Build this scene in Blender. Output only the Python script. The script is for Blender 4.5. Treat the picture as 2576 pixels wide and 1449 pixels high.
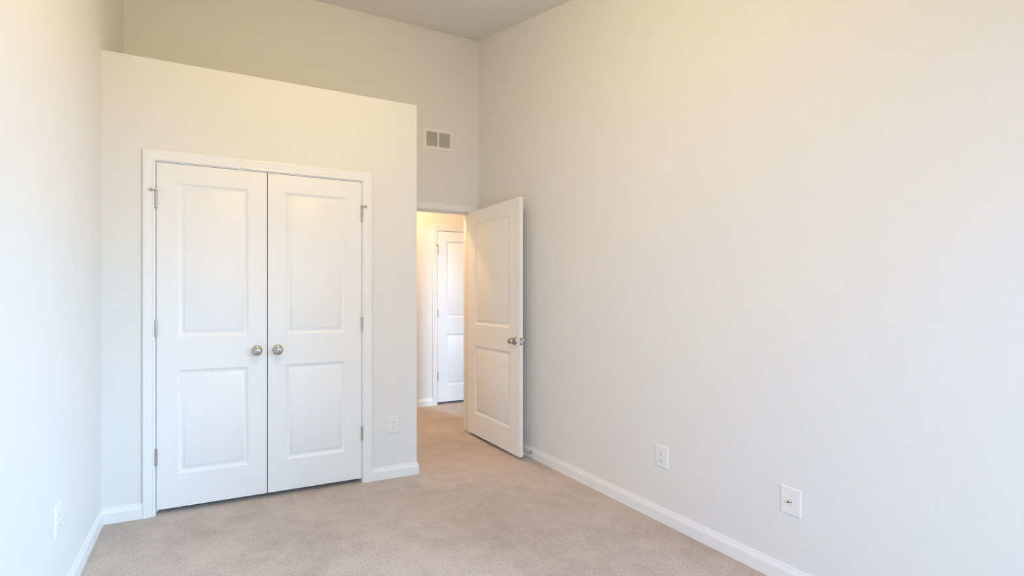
import bpy, bmesh, math
from mathutils import Vector, Matrix

for o in list(bpy.data.objects):
    bpy.data.objects.remove(o, do_unlink=True)
SC = bpy.context.scene
COL = SC.collection
PI = math.pi

# ------------------------------------------------------------------ room dimensions (metres)
CAM_H = 1.2677
XL, XR = -0.5632, 2.3761            # left and right wall planes
YC, YB = 2.9436, 3.6559             # closet face, back wall
YR = -0.95                          # exterior wall behind the camera
XC, HC = 1.3874, 2.6602             # closet outer corner, closet ledge height
ZB, SL = 3.7095, 0.28               # ceiling height at the back wall and its slope
WT = 0.115                          # wall thickness
YH, HH = 4.745, 2.74                # hall far wall, hall ceiling
D0, D1, ZT, ZD = -0.2884, 0.9684, 2.0627, 0.030   # closet door pair
def ceil_z(y): return ZB - SL * (YB - y)

# ------------------------------------------------------------------ camera
F_PX, CX, CY, YAW = 1131.01, 983.77, 750.01, 21.9665
cam_d = bpy.data.cameras.new('camera')
cam_d.sensor_fit = 'HORIZONTAL'
cam_d.sensor_width = 36.0
cam_d.lens = F_PX / 2576 * 36.0
cam_d.shift_x = (1288 - CX) / 2576
cam_d.shift_y = (CY - 724.5) / 2576
cam_d.clip_start = 0.05
cam = bpy.data.objects.new('camera', cam_d)
cam.location = (0, 0, CAM_H)
cam.rotation_euler = (PI / 2, 0, -math.radians(YAW))
COL.objects.link(cam)
SC.camera = cam

# ------------------------------------------------------------------ world, lights, exposure
vs = SC.view_settings
vs.view_transform = 'Standard'
vs.look = 'None'
vs.gamma = 1.0
vs.use_curve_mapping = False
vs.exposure = 0.03
SC.cycles.max_bounces = 12
SC.cycles.diffuse_bounces = 8
SC.cycles.sample_clamp_indirect = 6.0
SC.cycles.use_denoising = True

world = bpy.data.worlds.new('sky')
SC.world = world
world.use_nodes = True
bg = world.node_tree.nodes['Background']
bg.inputs['Color'].default_value = (0.95, 0.90, 0.75, 1)
bg.inputs['Strength'].default_value = 1.0

def area(name, loc, target, sx, sy, col, watts):
    d = bpy.data.lights.new(name, 'AREA')
    d.shape = 'RECTANGLE'; d.size = sx; d.size_y = sy
    d.color = col; d.energy = watts
    o = bpy.data.objects.new(name, d)
    o.location = loc
    o.rotation_euler = (Vector(target) - Vector(loc)).to_track_quat('-Z', 'Z').to_euler()
    COL.objects.link(o)
    return o
def point(name, loc, r, col, watts):
    d = bpy.data.lights.new(name, 'POINT')
    d.shadow_soft_size = r; d.color = col; d.energy = watts
    o = bpy.data.objects.new(name, d); o.location = loc
    COL.objects.link(o)
    return o
# daylight: clear blue sky and paler horizon through the side window (right wall beside the camera) ...
area('daylight_side_sky', (XR + 1.9, -1.5, 2.2), (-0.5, 2.7, 0.9), 1.3, 1.3, (0.391, 0.663, 1.0), 439)
# ... and through the window in the exterior wall behind it
area('daylight_rear_sky', (2.4, YR - 1.3, 2.7), (-0.4, 2.6, 0.4), 1.6, 1.6, (0.20, 0.60, 1.0), 278)
area('daylight_rear_sky', (-0.2, YR - 1.3, 2.3), (1.2, 1.5, 0.9), 1.6, 1.6, (0.453, 0.625, 1.0), 206)
# added warm fill for the hall door, through an invented, unseen doorway opposite
area('hall_door_fill', (3.06, 1.3, 1.5), (2.9, 4.7, 0.9), 0.9, 1.4, (1.0, 0.74, 0.58), 10)
# warm bulbs: the bedroom's ceiling light and the hall's
point('room_lamp', (0.70, 1.30, 2.93), 0.10, (1.0, 0.70, 0.305), 43)
point('hall_lamp', (1.70, 4.20, 2.62), 0.07, (1.0, 0.63, 0.31), 41)

# ------------------------------------------------------------------ materials
def mat(name, color, rough=0.5, metal=0.0, bump=None, spec=0.5, rough_noise=0):
    m = bpy.data.materials.new(name); m.use_nodes = True
    nt = m.node_tree; b = nt.nodes['Principled BSDF']
    b.inputs['Base Color'].default_value = (*color, 1)
    b.inputs['Roughness'].default_value = rough
    b.inputs['Metallic'].default_value = metal
    b.inputs['Specular IOR Level'].default_value = spec
    if bump:
        sc, dist, det = bump
        tc = nt.nodes.new('ShaderNodeTexCoord')
        n = nt.nodes.new('ShaderNodeTexNoise')
        n.inputs['Scale'].default_value = sc; n.inputs['Detail'].default_value = det
        bp = nt.nodes.new('ShaderNodeBump')
        bp.inputs['Distance'].default_value = dist; bp.inputs['Strength'].default_value = 0.6
        nt.links.new(tc.outputs['Object'], n.inputs['Vector'])
        nt.links.new(n.outputs['Fac'], bp.inputs['Height'])
        nt.links.new(bp.outputs['Normal'], b.inputs['Normal'])
    return m
M_WALL = mat('wall_paint', (0.768, 0.763, 0.742), 0.7, bump=(220, 0.0006, 2), spec=0.25)
M_CEIL = mat('ceiling_paint', (0.78, 0.77, 0.74), 0.8, bump=(160, 0.001, 3), spec=0.2)
M_TRIM = mat('white_semigloss', (0.84, 0.835, 0.825), 0.32, bump=(90, 0.0002, 2), spec=0.45)
M_DOOR = mat('white_door_paint', (0.84, 0.835, 0.825), 0.38, bump=(140, 0.0003, 3), spec=0.45)
M_NICKEL = mat('satin_nickel', (0.52, 0.495, 0.465), 0.25, 1.0, bump=(400, 0.00005, 2))
M_HINGE = mat('brushed_steel', (0.52, 0.50, 0.47), 0.38, 1.0, bump=(300, 0.00005, 2))
M_PLASTIC = mat('white_plastic', (0.81, 0.80, 0.79), 0.3, bump=(200, 0.00005, 2))
M_HOLE = mat('dark_opening', (0.015, 0.014, 0.013), 0.8, bump=(100, 0.0001, 2))
M_RUBBER = mat('white_rubber', (0.8, 0.8, 0.78), 0.6, bump=(100, 0.0001, 2))
M_VENT = mat('enamelled_metal', (0.83, 0.82, 0.79), 0.4, bump=(150, 0.0001, 2))
M_SLOT = mat('shaded_slot', (0.36, 0.35, 0.34), 0.7, bump=(100, 0.0001, 2))
M_DUCT = mat('duct_metal', (0.30, 0.28, 0.25), 0.7, bump=(50, 0.0005, 2))

def carpet_mat():
    m = bpy.data.materials.new('beige_carpet'); m.use_nodes = True
    nt = m.node_tree; N = nt.nodes.new; L = nt.links.new
    b = nt.nodes['Principled BSDF']
    b.inputs['Roughness'].default_value = 0.95
    b.inputs['Specular IOR Level'].default_value = 0.1
    b.inputs['Sheen Weight'].default_value = 0.15
    tc = N('ShaderNodeTexCoord')
    def noise(s, d, r=0.6):
        n = N('ShaderNodeTexNoise'); n.inputs['Scale'].default_value = s
        n.inputs['Detail'].default_value = d; n.inputs['Roughness'].default_value = r
        L(tc.outputs['Object'], n.inputs['Vector']); return n
    fine = noise(260, 2, 0.6); tuft = noise(120, 2, 0.6); blot = noise(9.0, 6, 0.72); big = noise(1.6, 2)
    rp = N('ShaderNodeValToRGB')
    e = rp.color_ramp.elements
    e[0].position = 0.36; e[0].color = (0.345, 0.285, 0.245, 1)
    e[1].position = 0.62; e[1].color = (0.62, 0.535, 0.475, 1)
    mid = e.new(0.485); mid.color = (0.525, 0.445, 0.388, 1)
    mx = N('ShaderNodeMath'); mx.operation = 'ADD'
    m1 = N('ShaderNodeMath'); m1.operation = 'MULTIPLY'; m1.inputs[1].default_value = 0.5
    m2 = N('ShaderNodeMath'); m2.operation = 'MULTIPLY'; m2.inputs[1].default_value = 0.5
    L(fine.outputs['Fac'], m1.inputs[0]); L(tuft.outputs['Fac'], m2.inputs[0])
    L(m1.outputs[0], mx.inputs[0]); L(m2.outputs[0], mx.inputs[1])
    L(mx.outputs[0], rp.inputs['Fac'])
    # footprints and brushed nap: pile leaning different ways
    nap = N('ShaderNodeMath'); nap.operation = 'ADD'
    L(blot.outputs['Fac'], nap.inputs[0]); L(big.outputs['Fac'], nap.inputs[1])
    mr = N('ShaderNodeMapRange')
    mr.inputs['From Min'].default_value = 0.78; mr.inputs['From Max'].default_value = 1.16
    mr.inputs['To Min'].default_value = 0.83; mr.inputs['To Max'].default_value = 1.06
    L(nap.outputs[0], mr.inputs['Value'])
    mul = N('ShaderNodeMix'); mul.data_type = 'RGBA'; mul.blend_type = 'MULTIPLY'
    mul.inputs['Factor'].default_value = 1.0
    L(rp.outputs['Color'], mul.inputs['A']); L(mr.outputs['Result'], mul.inputs['B'])
    L(mul.outputs['Result'], b.inputs['Base Color'])
    bp = N('ShaderNodeBump'); bp.inputs['Distance'].default_value = 0.006; bp.inputs['Strength'].default_value = 0.7
    L(mx.outputs[0], bp.inputs['Height']); L(bp.outputs['Normal'], b.inputs['Normal'])
    return m
M_CARPET = carpet_mat()

def pane_mat():
    m = bpy.data.materials.new('window_glass'); m.use_nodes = True
    nt = m.node_tree; out = nt.nodes['Material Output']
    t = nt.nodes.new('ShaderNodeBsdfTransparent'); g = nt.nodes.new('ShaderNodeBsdfGlossy')
    g.inputs['Roughness'].default_value = 0.02
    mx = nt.nodes.new('ShaderNodeMixShader'); mx.inputs[0].default_value = 0.06
    nt.links.new(t.outputs[0], mx.inputs[1]); nt.links.new(g.outputs[0], mx.inputs[2])
    nt.links.new(mx.outputs[0], out.inputs['Surface'])
    return m
M_PANE = pane_mat()

# ------------------------------------------------------------------ mesh helpers
def obj(name, bm, m, parent=None, loc=None, rot=None, smooth=False):
    bmesh.ops.remove_doubles(bm, verts=bm.verts, dist=1e-6)
    bmesh.ops.recalc_face_normals(bm, faces=bm.faces)
    me = bpy.data.meshes.new(name); bm.to_mesh(me); bm.free()
    me.materials.append(m)
    if smooth:
        me.polygons.foreach_set('use_smooth', [True] * len(me.polygons))
        if smooth != 'all':
            me.set_sharp_from_angle(angle=math.radians(35))
    o = bpy.data.objects.new(name, me); COL.objects.link(o)
    if parent: o.parent = parent
    if loc: o.location = loc
    if rot: o.rotation_euler = rot
    return o
def empty(name, loc, rot=(0, 0, 0), parent=None):
    o = bpy.data.objects.new(name, None); o.empty_display_size = 0.05
    COL.objects.link(o); o.location = loc; o.rotation_euler = rot
    if parent: o.parent = parent
    return o
def tag(o, label, cat, group=None, kind=None):
    o['label'] = label; o['category'] = cat
    if group: o['group'] = group
    if kind: o['kind'] = kind
    return o
def box(bm, x0, x1, y0, y1, z0, z1, bevel=0):
    r = bmesh.ops.create_cube(bm, size=1)
    for v in r['verts']:
        v.co = Vector(((x0 + x1) / 2 + v.co.x * (x1 - x0), (y0 + y1) / 2 + v.co.y * (y1 - y0), (z0 + z1) / 2 + v.co.z * (z1 - z0)))
    if bevel:
        es = list({e for v in r['verts'] for e in v.link_edges})
        bmesh.ops.bevel(bm, geom=es, offset=bevel, segments=2, profile=0.6, affect='EDGES')
def prism(bm, pts, axis, a, b):
    """pts: 2D outline in the two axes other than `axis` (in xyz order), extruded from a to b"""
    def p3(u, v, w):
        return {'x': (w, u, v), 'y': (u, w, v), 'z': (u, v, w)}[axis]
    A = [bm.verts.new(p3(u, v, a)) for u, v in pts]; B = [bm.verts.new(p3(u, v, b)) for u, v in pts]
    n = len(pts)
    bm.faces.new(A); bm.faces.new(B[::-1])
    for i in range(n):
        bm.faces.new((A[i], A[(i + 1) % n], B[(i + 1) % n], B[i]))
def lathe(bm, prof, seg=32, origin=(0, 0, 0), axis='y'):
    """prof: (radius, distance along axis)"""
    rings = []
    for r, h in prof:
        ring = []
        for k in range(seg):
            a = 2 * PI * k / seg; c, s = r * math.cos(a), r * math.sin(a)
            p = {'x': (h, c, s), 'y': (c, h, s), 'z': (c, s, h)}[axis]
            ring.append(bm.verts.new(Vector(p) + Vector(origin)))
        rings.append(ring)
    for A, B in zip(rings, rings[1:]):
        for k in range(seg):
            bm.faces.new((A[k], A[(k + 1) % seg], B[(k + 1) % seg], B[k]))
    bm.faces.new(rings[0]); bm.faces.new(rings[-1][::-1])
def sweep(bm, path, prof, to3d):
    """sweep a closed profile [(offset to the left of the path, height)] along a 2D polyline with mitred corners"""
    n = len(path); P = [Vector(p) for p in path]
    rings = []
    for i in range(n):
        d0 = (P[i] - P[i - 1]).normalized() if i else None
        d1 = (P[i + 1] - P[i]).normalized() if i < n - 1 else None
        d0 = d0 or d1; d1 = d1 or d0
        n0 = Vector((-d0.y, d0.x)); n1 = Vector((-d1.y, d1.x))
        mvec = n0 + n1; mvec = mvec / mvec.length
        k = 1 / max(0.2, mvec.dot(n0))
        rings.append([bm.verts.new(to3d(P[i] + mvec * (k * u), v)) for u, v in prof])
    m = len(prof)
    for A, B in zip(rings, rings[1:]):
        for j in range(m):
            bm.faces.new((A[j], A[(j + 1) % m], B[(j + 1) % m], B[j]))
    bm.faces.new(rings[0]); bm.faces.new(rings[-1][::-1])

def structure(name, bm, m, label, cat, smooth=False):
    o = obj(name, bm, m, smooth=smooth)
    return tag(o, label, cat, kind='structure')

# ------------------------------------------------------------------ shell
XH0, XH1 = 0.3, 3.75                 # hall extents
bm = bmesh.new(); box(bm, XL - WT, XR + WT, YR - WT, YB + WT * 0.5, -0.12, 0.0)
box(bm, XH0 - WT, XH1 + WT, YB + WT * 0.5, YH + 0.25, -0.12, 0.0)
box(bm, XR + WT, XH1 + 0.8, 1.4, YB + WT * 0.5, -0.12, 0.0)
structure('floor', bm, M_CARPET, 'beige cut pile carpet running from the room through the doorway into the hall', 'floor')

bm = bmesh.new()
ya, yb = YR - WT, YB + WT
prism(bm, [(ya, ceil_z(ya)), (yb, ceil_z(yb)), (yb, ceil_z(yb) + 0.12), (ya, ceil_z(ya) + 0.12)], 'x', XL - WT, XR + WT)
structure('ceiling', bm, M_CEIL, 'shadowed sloping ceiling above the closet ledge', 'ceiling')
bm = bmesh.new(); box(bm, XH0 - WT, XH1 + WT, YB + WT, YH + 0.25, HH, HH + 0.1)
structure('ceiling_hall', bm, M_CEIL, 'flat hall ceiling beyond the open doorway', 'ceiling')

def sloped_wall(bm, x0, x1, y0, y1, z0):
    prism(bm, [(y0, z0), (y1, z0), (y1, ceil_z(y1) + 0.05), (y0, ceil_z(y0) + 0.05)], 'x', x0, x1)
bm = bmesh.new(); sloped_wall(bm, XL - WT, XL, YR - WT, YB + WT, -0.05)
structure('wall_left', bm, M_WALL, 'bright side wall at the left edge with one outlet near the floor', 'wall')

SW = (-0.72, 0.40, 0.62, 2.05)       # side window opening in the right wall (y0, y1, z0, z1)
bm = bmesh.new()
box(bm, XR, XR + WT, SW[0], SW[1], -0.05, SW[2])
prism(bm, [(SW[0], SW[3]), (SW[1], SW[3]), (SW[1], ceil_z(SW[1]) + 0.05), (SW[0], ceil_z(SW[0]) + 0.05)], 'x', XR, XR + WT)
sloped_wall(bm, XR, XR + WT, YR - WT, SW[0], -0.05)
sloped_wall(bm, XR, XR + WT, SW[1], YB + WT, -0.05)
structure('wall_right', bm, M_WALL, 'long blank wall on the right carrying an outlet and a cable plate', 'wall')

RW = (0.0, 1.90, 0.62, 2.05)         # rear window opening (x0, x1, z0, z1)
bm = bmesh.new(); zr = ceil_z(YR) + 0.02
box(bm, XL, RW[0], YR - WT, YR, -0.05, zr); box(bm, RW[1], XR, YR - WT, YR, -0.05, zr)
box(bm, RW[0], RW[1], YR - WT, YR, -0.05, RW[2]); box(bm, RW[0], RW[1], YR - WT, YR, RW[3], zr)
structure('wall_rear', bm, M_WALL, 'exterior wall behind the viewpoint', 'wall')

# doorway to the hall: jamb faces at X0J / X1J, head at ZJ
X1J, X0J, ZJ, JT = 2.278, 1.510, 2.072, 0.019
bm = bmesh.new()
box(bm, XL, X0J - JT, YB, YB + WT, -0.05, ZB + 0.05)
box(bm, X1J + JT, XR, YB, YB + WT, -0.05, ZB + 0.05)
box(bm, X0J - JT, X1J + JT, YB, YB + WT, ZJ + JT, ZB + 0.05)
structure('wall_back', bm, M_WALL, 'far wall above and behind the closet ledge, holding the vent and the doorway', 'wall')

# closet box: front wall with the opening, right return, ledge
GAP, RV = 0.003, 0.006
CO0, CO1, COZ = D0 - GAP, D1 + GAP, ZT + GAP       # inner faces of the closet jamb
bm = bmesh.new()
box(bm, XL, CO0 - JT, YC, YC + WT, -0.05, HC); box(bm, CO1 + JT, XC, YC, YC + WT, -0.05, HC)
box(bm, CO0 - JT, CO1 + JT, YC, YC + WT, COZ + JT, HC)
box(bm, XC - WT, XC, YC + WT, YB, -0.05, HC)
box(bm, XL, XC - WT, YC + WT, YB, HC - 0.1, HC)
structure('wall_closet', bm, M_WALL, 'built-in closet wall with a flat ledge on top, around the double doors', 'wall')

# hall walls
HD = (2.62, 3.40)                    # unseen doorway invented to let the fill reach the hall door (x0, x1)
HX0, HX1, HZ = 2.510, 3.275, 2.066
bm = bmesh.new()
box(bm, XH0, HX0 - GAP - JT, YH, YH + WT, -0.05, HH); box(bm, HX1 + GAP + JT, XH1, YH, YH + WT, -0.05, HH)
box(bm, HX0 - GAP - JT, HX1 + GAP + JT, YH, YH + WT, HZ + GAP + JT, HH)
box(bm, HX0 - 0.2, HX1 + 0.2, YH + WT, YH + WT + 0.1, -0.05, HH)
box(bm, XH0 - WT, XH0, YB + WT, YH + WT, -0.05, HH); 
box(bm, XH1, XH1 + WT, YB, YH + WT, -0.05, HH)
box(bm, XR + WT, HD[0], YB, YB + WT, -0.05, HH); box(bm, HD[1], XH1, YB, YB + WT, -0.05, HH); box(bm, HD[0], HD[1], YB, YB + WT, 2.05, HH)
box(bm, XR, XR + WT, YB + WT * 0.5, YB + WT, -0.05, HH)

NX, NY = XH1 + 0.6, 1.6                # invented unseen shell limiting sky light to the hall; its opening admits the fill
box(bm, XR + WT, HD[0] - 0.05, NY - WT, NY, -0.05, HH); box(bm, HD[1] + 0.15, NX, NY - WT, NY, -0.05, HH)
box(bm, HD[0] - 0.05, HD[1] + 0.15, NY - WT, NY, -0.05, 0.6); box(bm, HD[0] - 0.05, HD[1] + 0.15, NY - WT, NY, 2.05, HH)
box(bm, NX, NX + WT, NY - WT, YB + WT, -0.05, HH); box(bm, XH1 + WT, NX, YB, YB + WT, -0.05, HH)
box(bm, XR + WT, NX + WT, NY - WT, YB + WT, HH, HH + 0.1)
structure('wall_hall', bm, M_WALL, 'warmly lit hall wall seen through the open doorway', 'wall')

# ------------------------------------------------------------------ baseboards
BB = [(0, 0), (0.013, 0), (0.013, 0.0575), (0.0122, 0.0592), (0.0068, 0.0755), (0.0062, 0.0790), (0.0048, 0.0850), (0, 0.0862)]
def baseboard(name, path, label):
    bm = bmesh.new()
    sweep(bm, path, BB, lambda p, v: (p.x, p.y, v))
    return structure(name, bm, M_TRIM, label, 'baseboard')
CW = 0.060                            # casing width
baseboard('baseboard_left', [(XL, YC), (XL, YR)], 'white baseboard along the left wall')
CASE_L, CASE_R = CO0 - RV - CW, CO1 + RV + CW
HALL_L = HX0 - GAP - RV - CW
baseboard('baseboard_closet', [(CASE_L, YC), (XL + 0.006, YC)], 'short white baseboard between the left corner and the closet casing')
baseboard('baseboard_closet.001', [(XC, YB), (XC, YC), (CASE_R, YC)], 'white baseboard wrapping the outer corner of the closet wall')
baseboard('baseboard_right', [(XR, YR), (XR, YB), (X1J + RV + CW, YB)], 'long white baseboard along the right wall behind the open door')
baseboard('baseboard_hall', [(HALL_L, YH), (XH0, YH)], 'white baseboard in the hall seen through the doorway')
baseboard('baseboard_rear', [(XL, YR), (XR, YR)], 'white baseboard under the window behind the viewpoint')

# ------------------------------------------------------------------ casings and jambs
CASE = [(0, 0), (0, 0.0085), (0.003, 0.0105), (0.008, 0.0112), (0.0115, 0.0100), (0.0125, 0.0085), (0.0145, 0.0085), (0.018, 0.0102),
        (0.026, 0.0120), (0.036, 0.0140), (0.042, 0.0150), (0.0435, 0.0135), (0.0455, 0.0140), (0.049, 0.0165), (0.054, 0.0175), (0.058, 0.0165), (0.060, 0.0140), (0.060, 0)]
def casing_into(bm, x0, x1, z, yface, sgn=-1):
    sweep(bm, [(x0, 0), (x0, z), (x1, z), (x1, 0)], CASE, lambda p, v: (p.x, yface + sgn * v, p.y))
def jamb_into(bm, x0, x1, z, y0, y1, ys):
    """two legs, a head and the stop strip the closed door meets (front edge of the strip at ys)"""
    box(bm, x0 - JT, x0, y0, y1, 0, z + JT); box(bm, x1, x1 + JT, y0, y1, 0, z + JT); box(bm, x0, x1, y0, y1, z, z + JT)
    w, t = 0.034, 0.011
    box(bm, x0, x0 + t, ys, ys + w, 0.008, z); box(bm, x1 - t, x1, ys, ys + w, 0.008, z); box(bm, x0 + t, x1 - t, ys, ys + w, z - t, z)
def frame_trim(name, x0, x1, z, y0, y1, ys, label, back=True):
    bm = bmesh.new(); jamb_into(bm, x0, x1, z, y0, y1, ys)
    o = structure(name, bm, M_TRIM, label, 'door frame')
    bm = bmesh.new(); casing_into(bm, x0 - RV, x1 + RV, z + RV, y0)
    obj('casing', bm, M_TRIM, o, smooth=True)
    if back:
        bm = bmesh.new(); casing_into(bm, x0 - RV, x1 + RV, z + RV, y1, 1)
        obj('casing', bm, M_TRIM, o, smooth=True)
    return o
frame_trim('trim_1', CO0, CO1, COZ, YC, YC + WT, YC + 0.037, 'white moulded casing framing the double closet doors', back=False)
frame_trim('trim_2', X0J, X1J, ZJ, YB, YB + WT, YB + 0.040, 'white casing and jamb of the open doorway to the hall')
frame_trim('trim_3', HX0 - GAP, HX1 + GAP, HZ, YH, YH + WT, YH + 0.037, 'white casing around the closed hall door', back=False)

# ------------------------------------------------------------------ two-panel doors
TH = 0.035
PROF = [(0.0, 0.0), (0.0025, 0.0022), (0.0170, 0.0092), (0.0200, 0.0102), (0.0230, 0.0098), (0.0365, 0.0046), (0.0390, 0.0022), (0.0415, 0.0014)]
ZPAN = ((0.196, 0.810), (1.004, 1.919))
def leaf_bm(w, h, stile):
    bm = bmesh.new()
    xs = [0, stile, w - stile, w]
    zs = [0, ZPAN[0][0], ZPAN[0][1], ZPAN[1][0], ZPAN[1][1], h]
    for y, s in ((0.0, 1), (TH, -1)):
        V = [[bm.verts.new((x, y, z)) for z in zs] for x in xs]
        for i in range(3):
            for j in range(5):
                q = (V[i][j], V[i + 1][j], V[i + 1][j + 1], V[i][j + 1])
                if i == 1 and j in (1, 3):
                    prev = list(q)
                    x0, x1, z0, z1 = xs[1], xs[2], zs[j], zs[j + 1]
                    for ins, dep in PROF[1:]:
                        r = [bm.verts.new((x, y + s * dep, z)) for x, z in ((x0 + ins, z0 + ins), (x1 - ins, z0 + ins), (x1 - ins, z1 - ins), (x0 + ins, z1 - ins))]
                        for k in range(4):
                            bm.faces.new((prev[k], prev[(k + 1) % 4], r[(k + 1) % 4], r[k]))
                        prev = r
                    bm.faces.new(prev)
                else:
                    bm.faces.new(q)
    bm.verts.ensure_lookup_table()
    A = [(0, 0), (w, 0), (w, h), (0, h)]
    for (x0, z0), (x1, z1) in zip(A, A[1:] + A[:1]):
        cols = [(x0, z0), (x1, z1)]
        if x0 == x1:
            cols = [(x0, z) for z in (zs if z1 > z0 else zs[::-1])]
        else:
            cols = [(x, z0) for x in (xs if x1 > x0 else xs[::-1])]
        for (xa, za), (xb, zb_) in zip(cols, cols[1:]):
            bm.faces.new([bm.verts.new(p) for p in ((xa, 0, za), (xb, 0, zb_), (xb, TH, zb_), (xa, TH, za))])
    bmesh.ops.remove_doubles(bm, verts=bm.verts, dist=1e-6)
    return bm
def door(name, w, h, stile, loc, rotz, label):
    o = obj(name, leaf_bm(w, h, stile), M_DOOR, loc=loc, rot=(0, 0, rotz), smooth=True)
    return tag(o, label, 'door', kind='structure')
HH_ = 0.098
def hinge(parent, x, z, y=-0.0078, side=-1, pin_stop=False):
    bm = bmesh.new(); r = 0.0074
    prof = [(0.0004, 0), (r * 0.6, 0.0), (r * 0.75, 0.0012)]
    n = 5; seg = HH_ / n
    for k in range(n):
        prof += [(r, k * seg + (0.0012 if k == 0 else 0.0004)), (r, (k + 1) * seg - (0.0012 if k == n - 1 else 0.0004))]
        if k < n - 1: prof += [(r * 0.86, (k + 1) * seg)]
    prof += [(r * 0.75, HH_ - 0.001), (r * 0.6, HH_), (0.0004, HH_)]
    lathe(bm, prof, 20, axis='z')
    box(bm, -0.0012, 0.0012, 0.003, 0.030 - y, 0.0005, HH_ - 0.0005)     # the two closed leaves in the gap
    o = obj('hinge', bm, M_HINGE, parent, loc=(x, y, z - HH_ / 2), smooth=True)
    o['label'] = 'satin nickel hinge knuckle'
    if pin_stop:
        bm = bmesh.new()
        lathe(bm, [(0.0004, 0), (0.0094, 0), (0.0100, 0.001), (0.0100, 0.007), (0.0094, 0.008), (0.0050, 0.0085), (0.0046, 0.0105), (0.0004, 0.011)], 20, (0, 0, HH_ - 0.001), 'z')
        b2 = bmesh.new()
        lathe(b2, [(0.0004, 0.004), (0.0034, 0.004), (0.0034, 0.022), (0.0055, 0.0225), (0.0076, 0.025), (0.0080, 0.029), (0.0072, 0.033), (0.0045, 0.0358), (0.0004, 0.0368)], 20, (0, 0, 0), 'x')
        a = math.atan2(-0.50, side) 
        b2.transform(Matrix.Translation((0, 0, HH_ + 0.003)) @ Matrix.Rotation(a, 4, 'Z'))
        me = bpy.data.meshes.new('t'); b2.to_mesh(me); b2.free(); bm.from_mesh(me); bpy.data.meshes.remove(me)
        s = obj('pin_stop', bm, M_NICKEL, o, smooth=True)
        s['label'] = 'hinge pin door stop with ball end'
    return o
ROSE = [(0.0004, 0.0), (0.0335, 0.0), (0.0340, -0.0015), (0.0338, -0.003), (0.0325, -0.0055), (0.029, -0.0085), (0.024, -0.0115), (0.019, -0.014), (0.0155, -0.0155), (0.0004, -0.016)]
BALL = [(0.0004, -0.012), (0.0125, -0.012), (0.0118, -0.020), (0.0120, -0.027), (0.0145, -0.0305), (0.0195, -0.0335), (0.0238, -0.0378), (0.0260, -0.0430),
        (0.0264, -0.0485), (0.0252, -0.0540), (0.0222, -0.0590), (0.0175, -0.0625), (0.0110, -0.0645), (0.0050, -0.0651), (0.0004, -0.0652)]
def knob(parent, x, z, y=0.0, flip=False, hole=None):
    s = -1 if flip else 1
    bm = bmesh.new(); lathe(bm, [(r, h * s * 0.9) for r, h in BALL], 40)
    k = obj('door_knob', bm, M_NICKEL, parent, loc=(x, y, z), smooth=True)
    k['label'] = 'satin nickel ball knob'
    bm = bmesh.new(); lathe(bm, [(r, h * s) for r, h in ROSE], 40)
    obj('rosette', bm, M_NICKEL, k, smooth=True)
    if hole:
        bm = bmesh.new(); lathe(bm, [(0.0004, 0), (0.0022, 0), (0.0022, -0.0012), (0.0004, -0.0012)], 12, (hole, -0.0125 * s, 0.001))
        obj('screw_hole', bm, M_HOLE, k)
    return k
HZS = (1.845, 1.090, 0.339)
MID = (D0 + D1) / 2
LW = MID - 0.0025 - D0
LH = ZT - ZD
d1 = door('door_1', LW, LH, 0.113, (D0, YC, ZD), 0, 'left leaf of the white double closet doors, knob on its right')
for i, z in enumerate(HZS): hinge(d1, -GAP / 2, z - ZD, side=-1, pin_stop=(i == 0))
knob(d1, 0.276 - D0, 0.937 - ZD, hole=-0.0205)
d2 = door('door_2', LW, LH, 0.113, (MID + 0.0025, YC, ZD), 0, 'right leaf of the white double closet doors, knob on its left')
for i, z in enumerate(HZS): hinge(d2, LW + GAP / 2, z - ZD, side=1, pin_stop=(i == 0))
knob(d2, 0.404 - MID - 0.0025, 0.937 - ZD, hole=-0.0205)

DZ = 0.0265
d3 = door('door_3', 0.762, LH, 0.126, (X1J - 0.041, 3.636, DZ), -PI / 2, 'white two-panel door standing open into the room along the right wall')
knob(d3, 0.762 - 0.060, 0.932 - DZ); knob(d3, 0.762 - 0.060, 0.932 - DZ, y=TH, flip=True)
bm = bmesh.new(); box(bm, 0.7612, 0.7630, 0.005, 0.030, 0.928 - DZ - 0.0285, 0.928 - DZ + 0.0285, 0.0004)
lp = obj('latch_plate', bm, M_HINGE, d3); lp['label'] = 'nickel latch face plate on the door edge'
bm = bmesh.new(); prism(bm, [(0.763, 0.0115), (0.772, 0.0215), (0.772, 0.0235), (0.763, 0.0235)], 'z', 0.928 - DZ - 0.010, 0.928 - DZ + 0.008)
obj('latch_bolt', bm, M_NICKEL, lp)
for dz in (-0.0215, 0.0215):
    bm = bmesh.new(); lathe(bm, [(0.0004, 0.7628), (0.0028, 0.7628), (0.0026, 0.7634), (0.0004, 0.7635)], 12, (0, 0.0175, 0.928 - DZ + dz), 'x')
    obj('screw', bm, M_HOLE, lp)
for z in HZS: hinge(d3, 0.0045, z - DZ, y=TH + 0.0066)

d4 = door('door_4', HX1 - HX0, 2.033, 0.120, (HX0, YH, 0.030), 0, 'closed white hall door glimpsed through the doorway, hinged on its left')
for i, z in enumerate(HZS): hinge(d4, -GAP / 2, z - 0.030, side=-1, pin_stop=(i == 0))
knob(d4, HX1 - HX0 - 0.06, 0.93)

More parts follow.
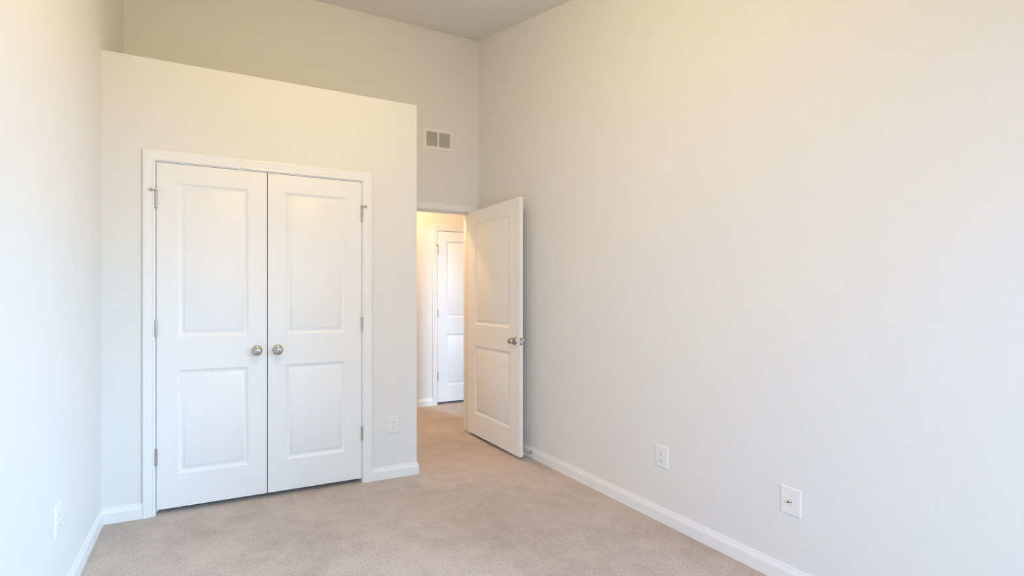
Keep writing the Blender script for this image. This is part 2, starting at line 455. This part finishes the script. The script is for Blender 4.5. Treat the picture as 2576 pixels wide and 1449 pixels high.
# ------------------------------------------------------------------ wall plates
PW, PH, PT = 0.0794, 0.1238, 0.0058
def plate_bm():
    bm = bmesh.new()
    rings = []
    for ins, t in ((0, 0), (0.0, 0.0015), (0.0012, 0.0028), (0.0040, 0.0050), (0.0058, PT)):
        rings.append([bm.verts.new((sx * (PW / 2 - ins), -t, sz * (PH / 2 - ins))) for sx, sz in ((-1, -1), (1, -1), (1, 1), (-1, 1))])
    for A, B in zip(rings, rings[1:]):
        for k in range(4): bm.faces.new((A[k], A[(k + 1) % 4], B[(k + 1) % 4], B[k]))
    bm.faces.new(rings[0][::-1]); bm.faces.new(rings[-1])
    return bm
def receptacle_bm():
    bm = bmesh.new(); R, hz = 0.0173, 0.0140
    a0 = math.asin(hz / R); pts = []
    for k in range(13):
        a = -a0 + 2 * a0 * k / 12; pts.append((R * math.cos(a), R * math.sin(a)))
    for k in range(13):
        a = PI - a0 + 2 * a0 * k / 12; pts.append((R * math.cos(a), R * math.sin(a)))
    ring = [[bm.verts.new((x * s, -t, z * s)) for x, z in pts] for s, t in ((1, PT - 0.001), (1, PT + 0.0006), (0.95, PT + 0.0014))]
    n = len(pts)
    for A, B in zip(ring, ring[1:]):
        for k in range(n): bm.faces.new((A[k], A[(k + 1) % n], B[(k + 1) % n], B[k]))
    bm.faces.new(ring[0][::-1]); bm.faces.new(ring[-1])
    return bm
def screw_at(parent, z, x=0.0, y=-PT, r=0.003, m=None):
    bm = bmesh.new(); lathe(bm, [(0.0004, 0.0005), (r, 0.0005), (r, -0.0006), (r * 0.7, -0.0012), (0.0004, -0.0013)], 16, (x, y, z))
    box(bm, x - r * 0.75, x + r * 0.75, y - 0.00135, y - 0.0009, z - 0.0003, z + 0.0003)
    return obj('screw', bm, m or M_PLASTIC, parent, smooth=True)
def make_outlet(label):
    t = empty('wall_outlet', (0, 0, 0)); tag(t, label, 'outlet', 'duplex wall outlets')
    obj('cover_plate', plate_bm(), M_PLASTIC, t)
    for cz in (0.0195, -0.0195):
        r = obj('receptacle', receptacle_bm(), M_PLASTIC, t, loc=(0, 0, cz))
        yo = -(PT + 0.0016)
        for sx, h in ((-0.0063, 0.0085), (0.0063, 0.0068)):
            bm = bmesh.new(); box(bm, sx - 0.0008, sx + 0.0008, yo, yo + 0.0008, 0.0042 - h / 2, 0.0042 + h / 2)
            obj('slot', bm, M_SLOT, r)
        bm = bmesh.new(); lathe(bm, [(0.0003, yo + 0.0008), (0.0027, yo + 0.0008), (0.0027, yo - 0.0001), (0.0003, yo - 0.0001)], 16, (0, 0, -0.0075))
        obj('ground_hole', bm, M_HOLE, r)
    screw_at(t, 0.0)
    return t
def copy_tree(o, parent=None):
    c = o.copy(); COL.objects.link(c)
    if parent: c.parent = parent
    for ch in list(o.children): copy_tree(ch, c)
    return c
out0 = make_outlet('white duplex outlet on the closet wall right of the double doors')
out0.location = (1.2055, YC, 0.3755)
for (x, y, z, rz, lab) in ((XR, 1.7885, 0.3705, -PI / 2, 'white duplex outlet on the right wall, left of the cable plate'),
                           (XL, 2.159, 0.3880, PI / 2, 'white duplex outlet on the left wall, seen almost edge-on')):
    c = copy_tree(out0); c.location = (x, y, z); c.rotation_euler = (0, 0, rz); c['label'] = lab

t = empty('cable_plate', (XR, 1.1785, 0.3725), (0, 0, -PI / 2))
tag(t, 'white wall plate with a threaded coaxial jack, nearest on the right wall', 'wall plate')
obj('cover_plate', plate_bm(), M_PLASTIC, t)
bm = bmesh.new()
prism(bm, [(0.0068 * math.cos(k * PI / 3), 0.0068 * math.sin(k * PI / 3)) for k in range(6)], 'y', -PT + 0.0005, -PT - 0.0028)
prof = [(0.0004, -PT - 0.002), (0.0048, -PT - 0.002)]
for k in range(9):
    prof += [(0.0049, -PT - 0.0030 - k * 0.0012), (0.0042, -PT - 0.0036 - k * 0.0012)]
prof += [(0.0046, -PT - 0.0140), (0.0040, -PT - 0.0152), (0.0004, -PT - 0.0152)]
lathe(bm, prof, 20)
j = obj('coaxial_jack', bm, M_NICKEL, t, smooth=True); j['label'] = 'threaded nickel coaxial connector'
bm = bmesh.new(); lathe(bm, [(0.0003, -PT - 0.0150), (0.0030, -PT - 0.0150), (0.0030, -PT - 0.0155), (0.0003, -PT - 0.0155)], 16)
obj('socket_hole', bm, M_HOLE, j)
for z in (0.042, -0.042): screw_at(t, z, r=0.0023)

# ------------------------------------------------------------------ air vent on the back wall
t = empty('air_vent', (1.9365, YB, 2.7155)); tag(t, 'white louvered air vent high on the far wall above the doorway', 'vent')
VW, VH, VT = 0.305, 0.193, 0.008
bm = bmesh.new()
BANKS = ((-0.1205, -0.0070), (0.0085, 0.1235)); VZ = 0.0675
xs = [-VW / 2 + 0.006, BANKS[0][0], BANKS[0][1], BANKS[1][0], BANKS[1][1], VW / 2 - 0.006]
zs = [-VH / 2 + 0.006, -VZ, VZ, VH / 2 - 0.006]
V = [[bm.verts.new((x, -VT, z)) for z in zs] for x in xs]
for i in range(5):
    for jn in range(3):
        if jn == 1 and i in (1, 3):
            q = (V[i][1], V[i + 1][1], V[i + 1][2], V[i][2])
            r = [bm.verts.new((v.co.x, -0.0005, v.co.z)) for v in q]
            for k in range(4): bm.faces.new((q[k], q[(k + 1) % 4], r[(k + 1) % 4], r[k]))
        else:
            bm.faces.new((V[i][jn], V[i + 1][jn], V[i + 1][jn + 1], V[i][jn + 1]))
fr = [V[i][0] for i in range(6)] + [V[5][1], V[5][2]] + [V[i][3] for i in range(5, -1, -1)] + [V[0][2], V[0][1]]
sc = [bm.verts.new((v.co.x * (VW / 2) / (VW / 2 - 0.006), -0.0008, v.co.z * (VH / 2) / (VH / 2 - 0.006))) for v in fr]
for k in range(len(fr)):
    k2 = (k + 1) % len(fr); bm.faces.new((fr[k], fr[k2], sc[k2], sc[k]))
obj('vent_frame', bm, M_VENT, t)
for (a, b) in BANKS:
    bm = bmesh.new(); n = 18; p = 2 * VZ / n
    for k in range(n):
        z = -VZ + (k + 0.5) * p
        prism(bm, [(-0.0078, z - 0.0036), (-0.0070, z - 0.0038), (-0.0012, z + 0.0026), (-0.0022, z + 0.0032)], 'x', a, b)
    obj('louver_bank', bm, M_VENT, t)
bm = bmesh.new(); box(bm, BANKS[0][0], BANKS[1][1], -0.0009, -0.0003, -VZ, VZ)
obj('duct_opening', bm, M_DUCT, t)
for x in (-0.1385, 0.1385): screw_at(t, 0.0, x, -VT, 0.0038, M_HINGE)

# ------------------------------------------------------------------ baseboard door stop behind the open door
t = empty('door_stop', (XR - 0.013, 2.886, 0.048), (0, 0, 0)); tag(t, 'small metal door stop on the right baseboard behind the open door', 'door stop')
bm = bmesh.new()
lathe(bm, [(0.0004, 0.0), (0.0125, 0.0), (0.0125, -0.003), (0.0105, -0.008), (0.0075, -0.016), (0.0050, -0.026), (0.0044, -0.036), (0.0044, -0.072), (0.0004, -0.072)], 24, axis='x')
obj('stop_post', bm, M_NICKEL, t, smooth=True)
bm = bmesh.new(); lathe(bm, [(0.0004, -0.070), (0.0062, -0.070), (0.0068, -0.073), (0.0068, -0.080), (0.0055, -0.0835), (0.0004, -0.084)], 20, axis='x')
obj('rubber_tip', bm, M_RUBBER, t, smooth=True)

# ------------------------------------------------------------------ windows beside and behind the viewpoint
def window(name, w, z0, z1, loc, rotz, label):
    """local: opening spans x 0..w, room side faces -y, wall thickness along +y"""
    bm = bmesh.new(); h = z1 - z0; f = 0.02
    box(bm, 0, f, 0, WT, 0, h); box(bm, w - f, w, 0, WT, 0, h); box(bm, f, w - f, 0, WT, h - f, h); box(bm, f, w - f, 0, WT, 0, f)
    sweep(bm, [(0, 0), (0, h), (w, h), (w, 0), (0, 0)], CASE, lambda p, v: (p.x, -v, p.y))
    o = obj(name, bm, M_TRIM, loc=loc, rot=(0, 0, rotz)); tag(o, label, 'window', kind='structure')
    for a, b, y in ((f, h / 2 + 0.015, 0.05), (h / 2 - 0.015, h - f, 0.08)):
        bm = bmesh.new(); s = 0.035
        box(bm, f, w - f, y, y + 0.028, a, a + s); box(bm, f, w - f, y, y + 0.028, b - s, b)
        box(bm, f, f + s, y, y + 0.028, a + s, b - s); box(bm, w - f - s, w - f, y, y + 0.028, a + s, b - s)
        sash = obj('sash', bm, M_TRIM, o)
        bm = bmesh.new(); box(bm, f + s, w - f - s, y + 0.012, y + 0.016, a + s, b - s)
        obj('pane', bm, M_PANE, sash)
    return o
window('window_1', SW[1] - SW[0], SW[2], SW[3], (XR, SW[1], SW[2]), -PI / 2, 'white sash window in the right wall beside the viewpoint')
window('window_2', RW[1] - RW[0], RW[2], RW[3], (RW[1], YR, RW[2]), PI, 'white sash window in the exterior wall behind the viewpoint')
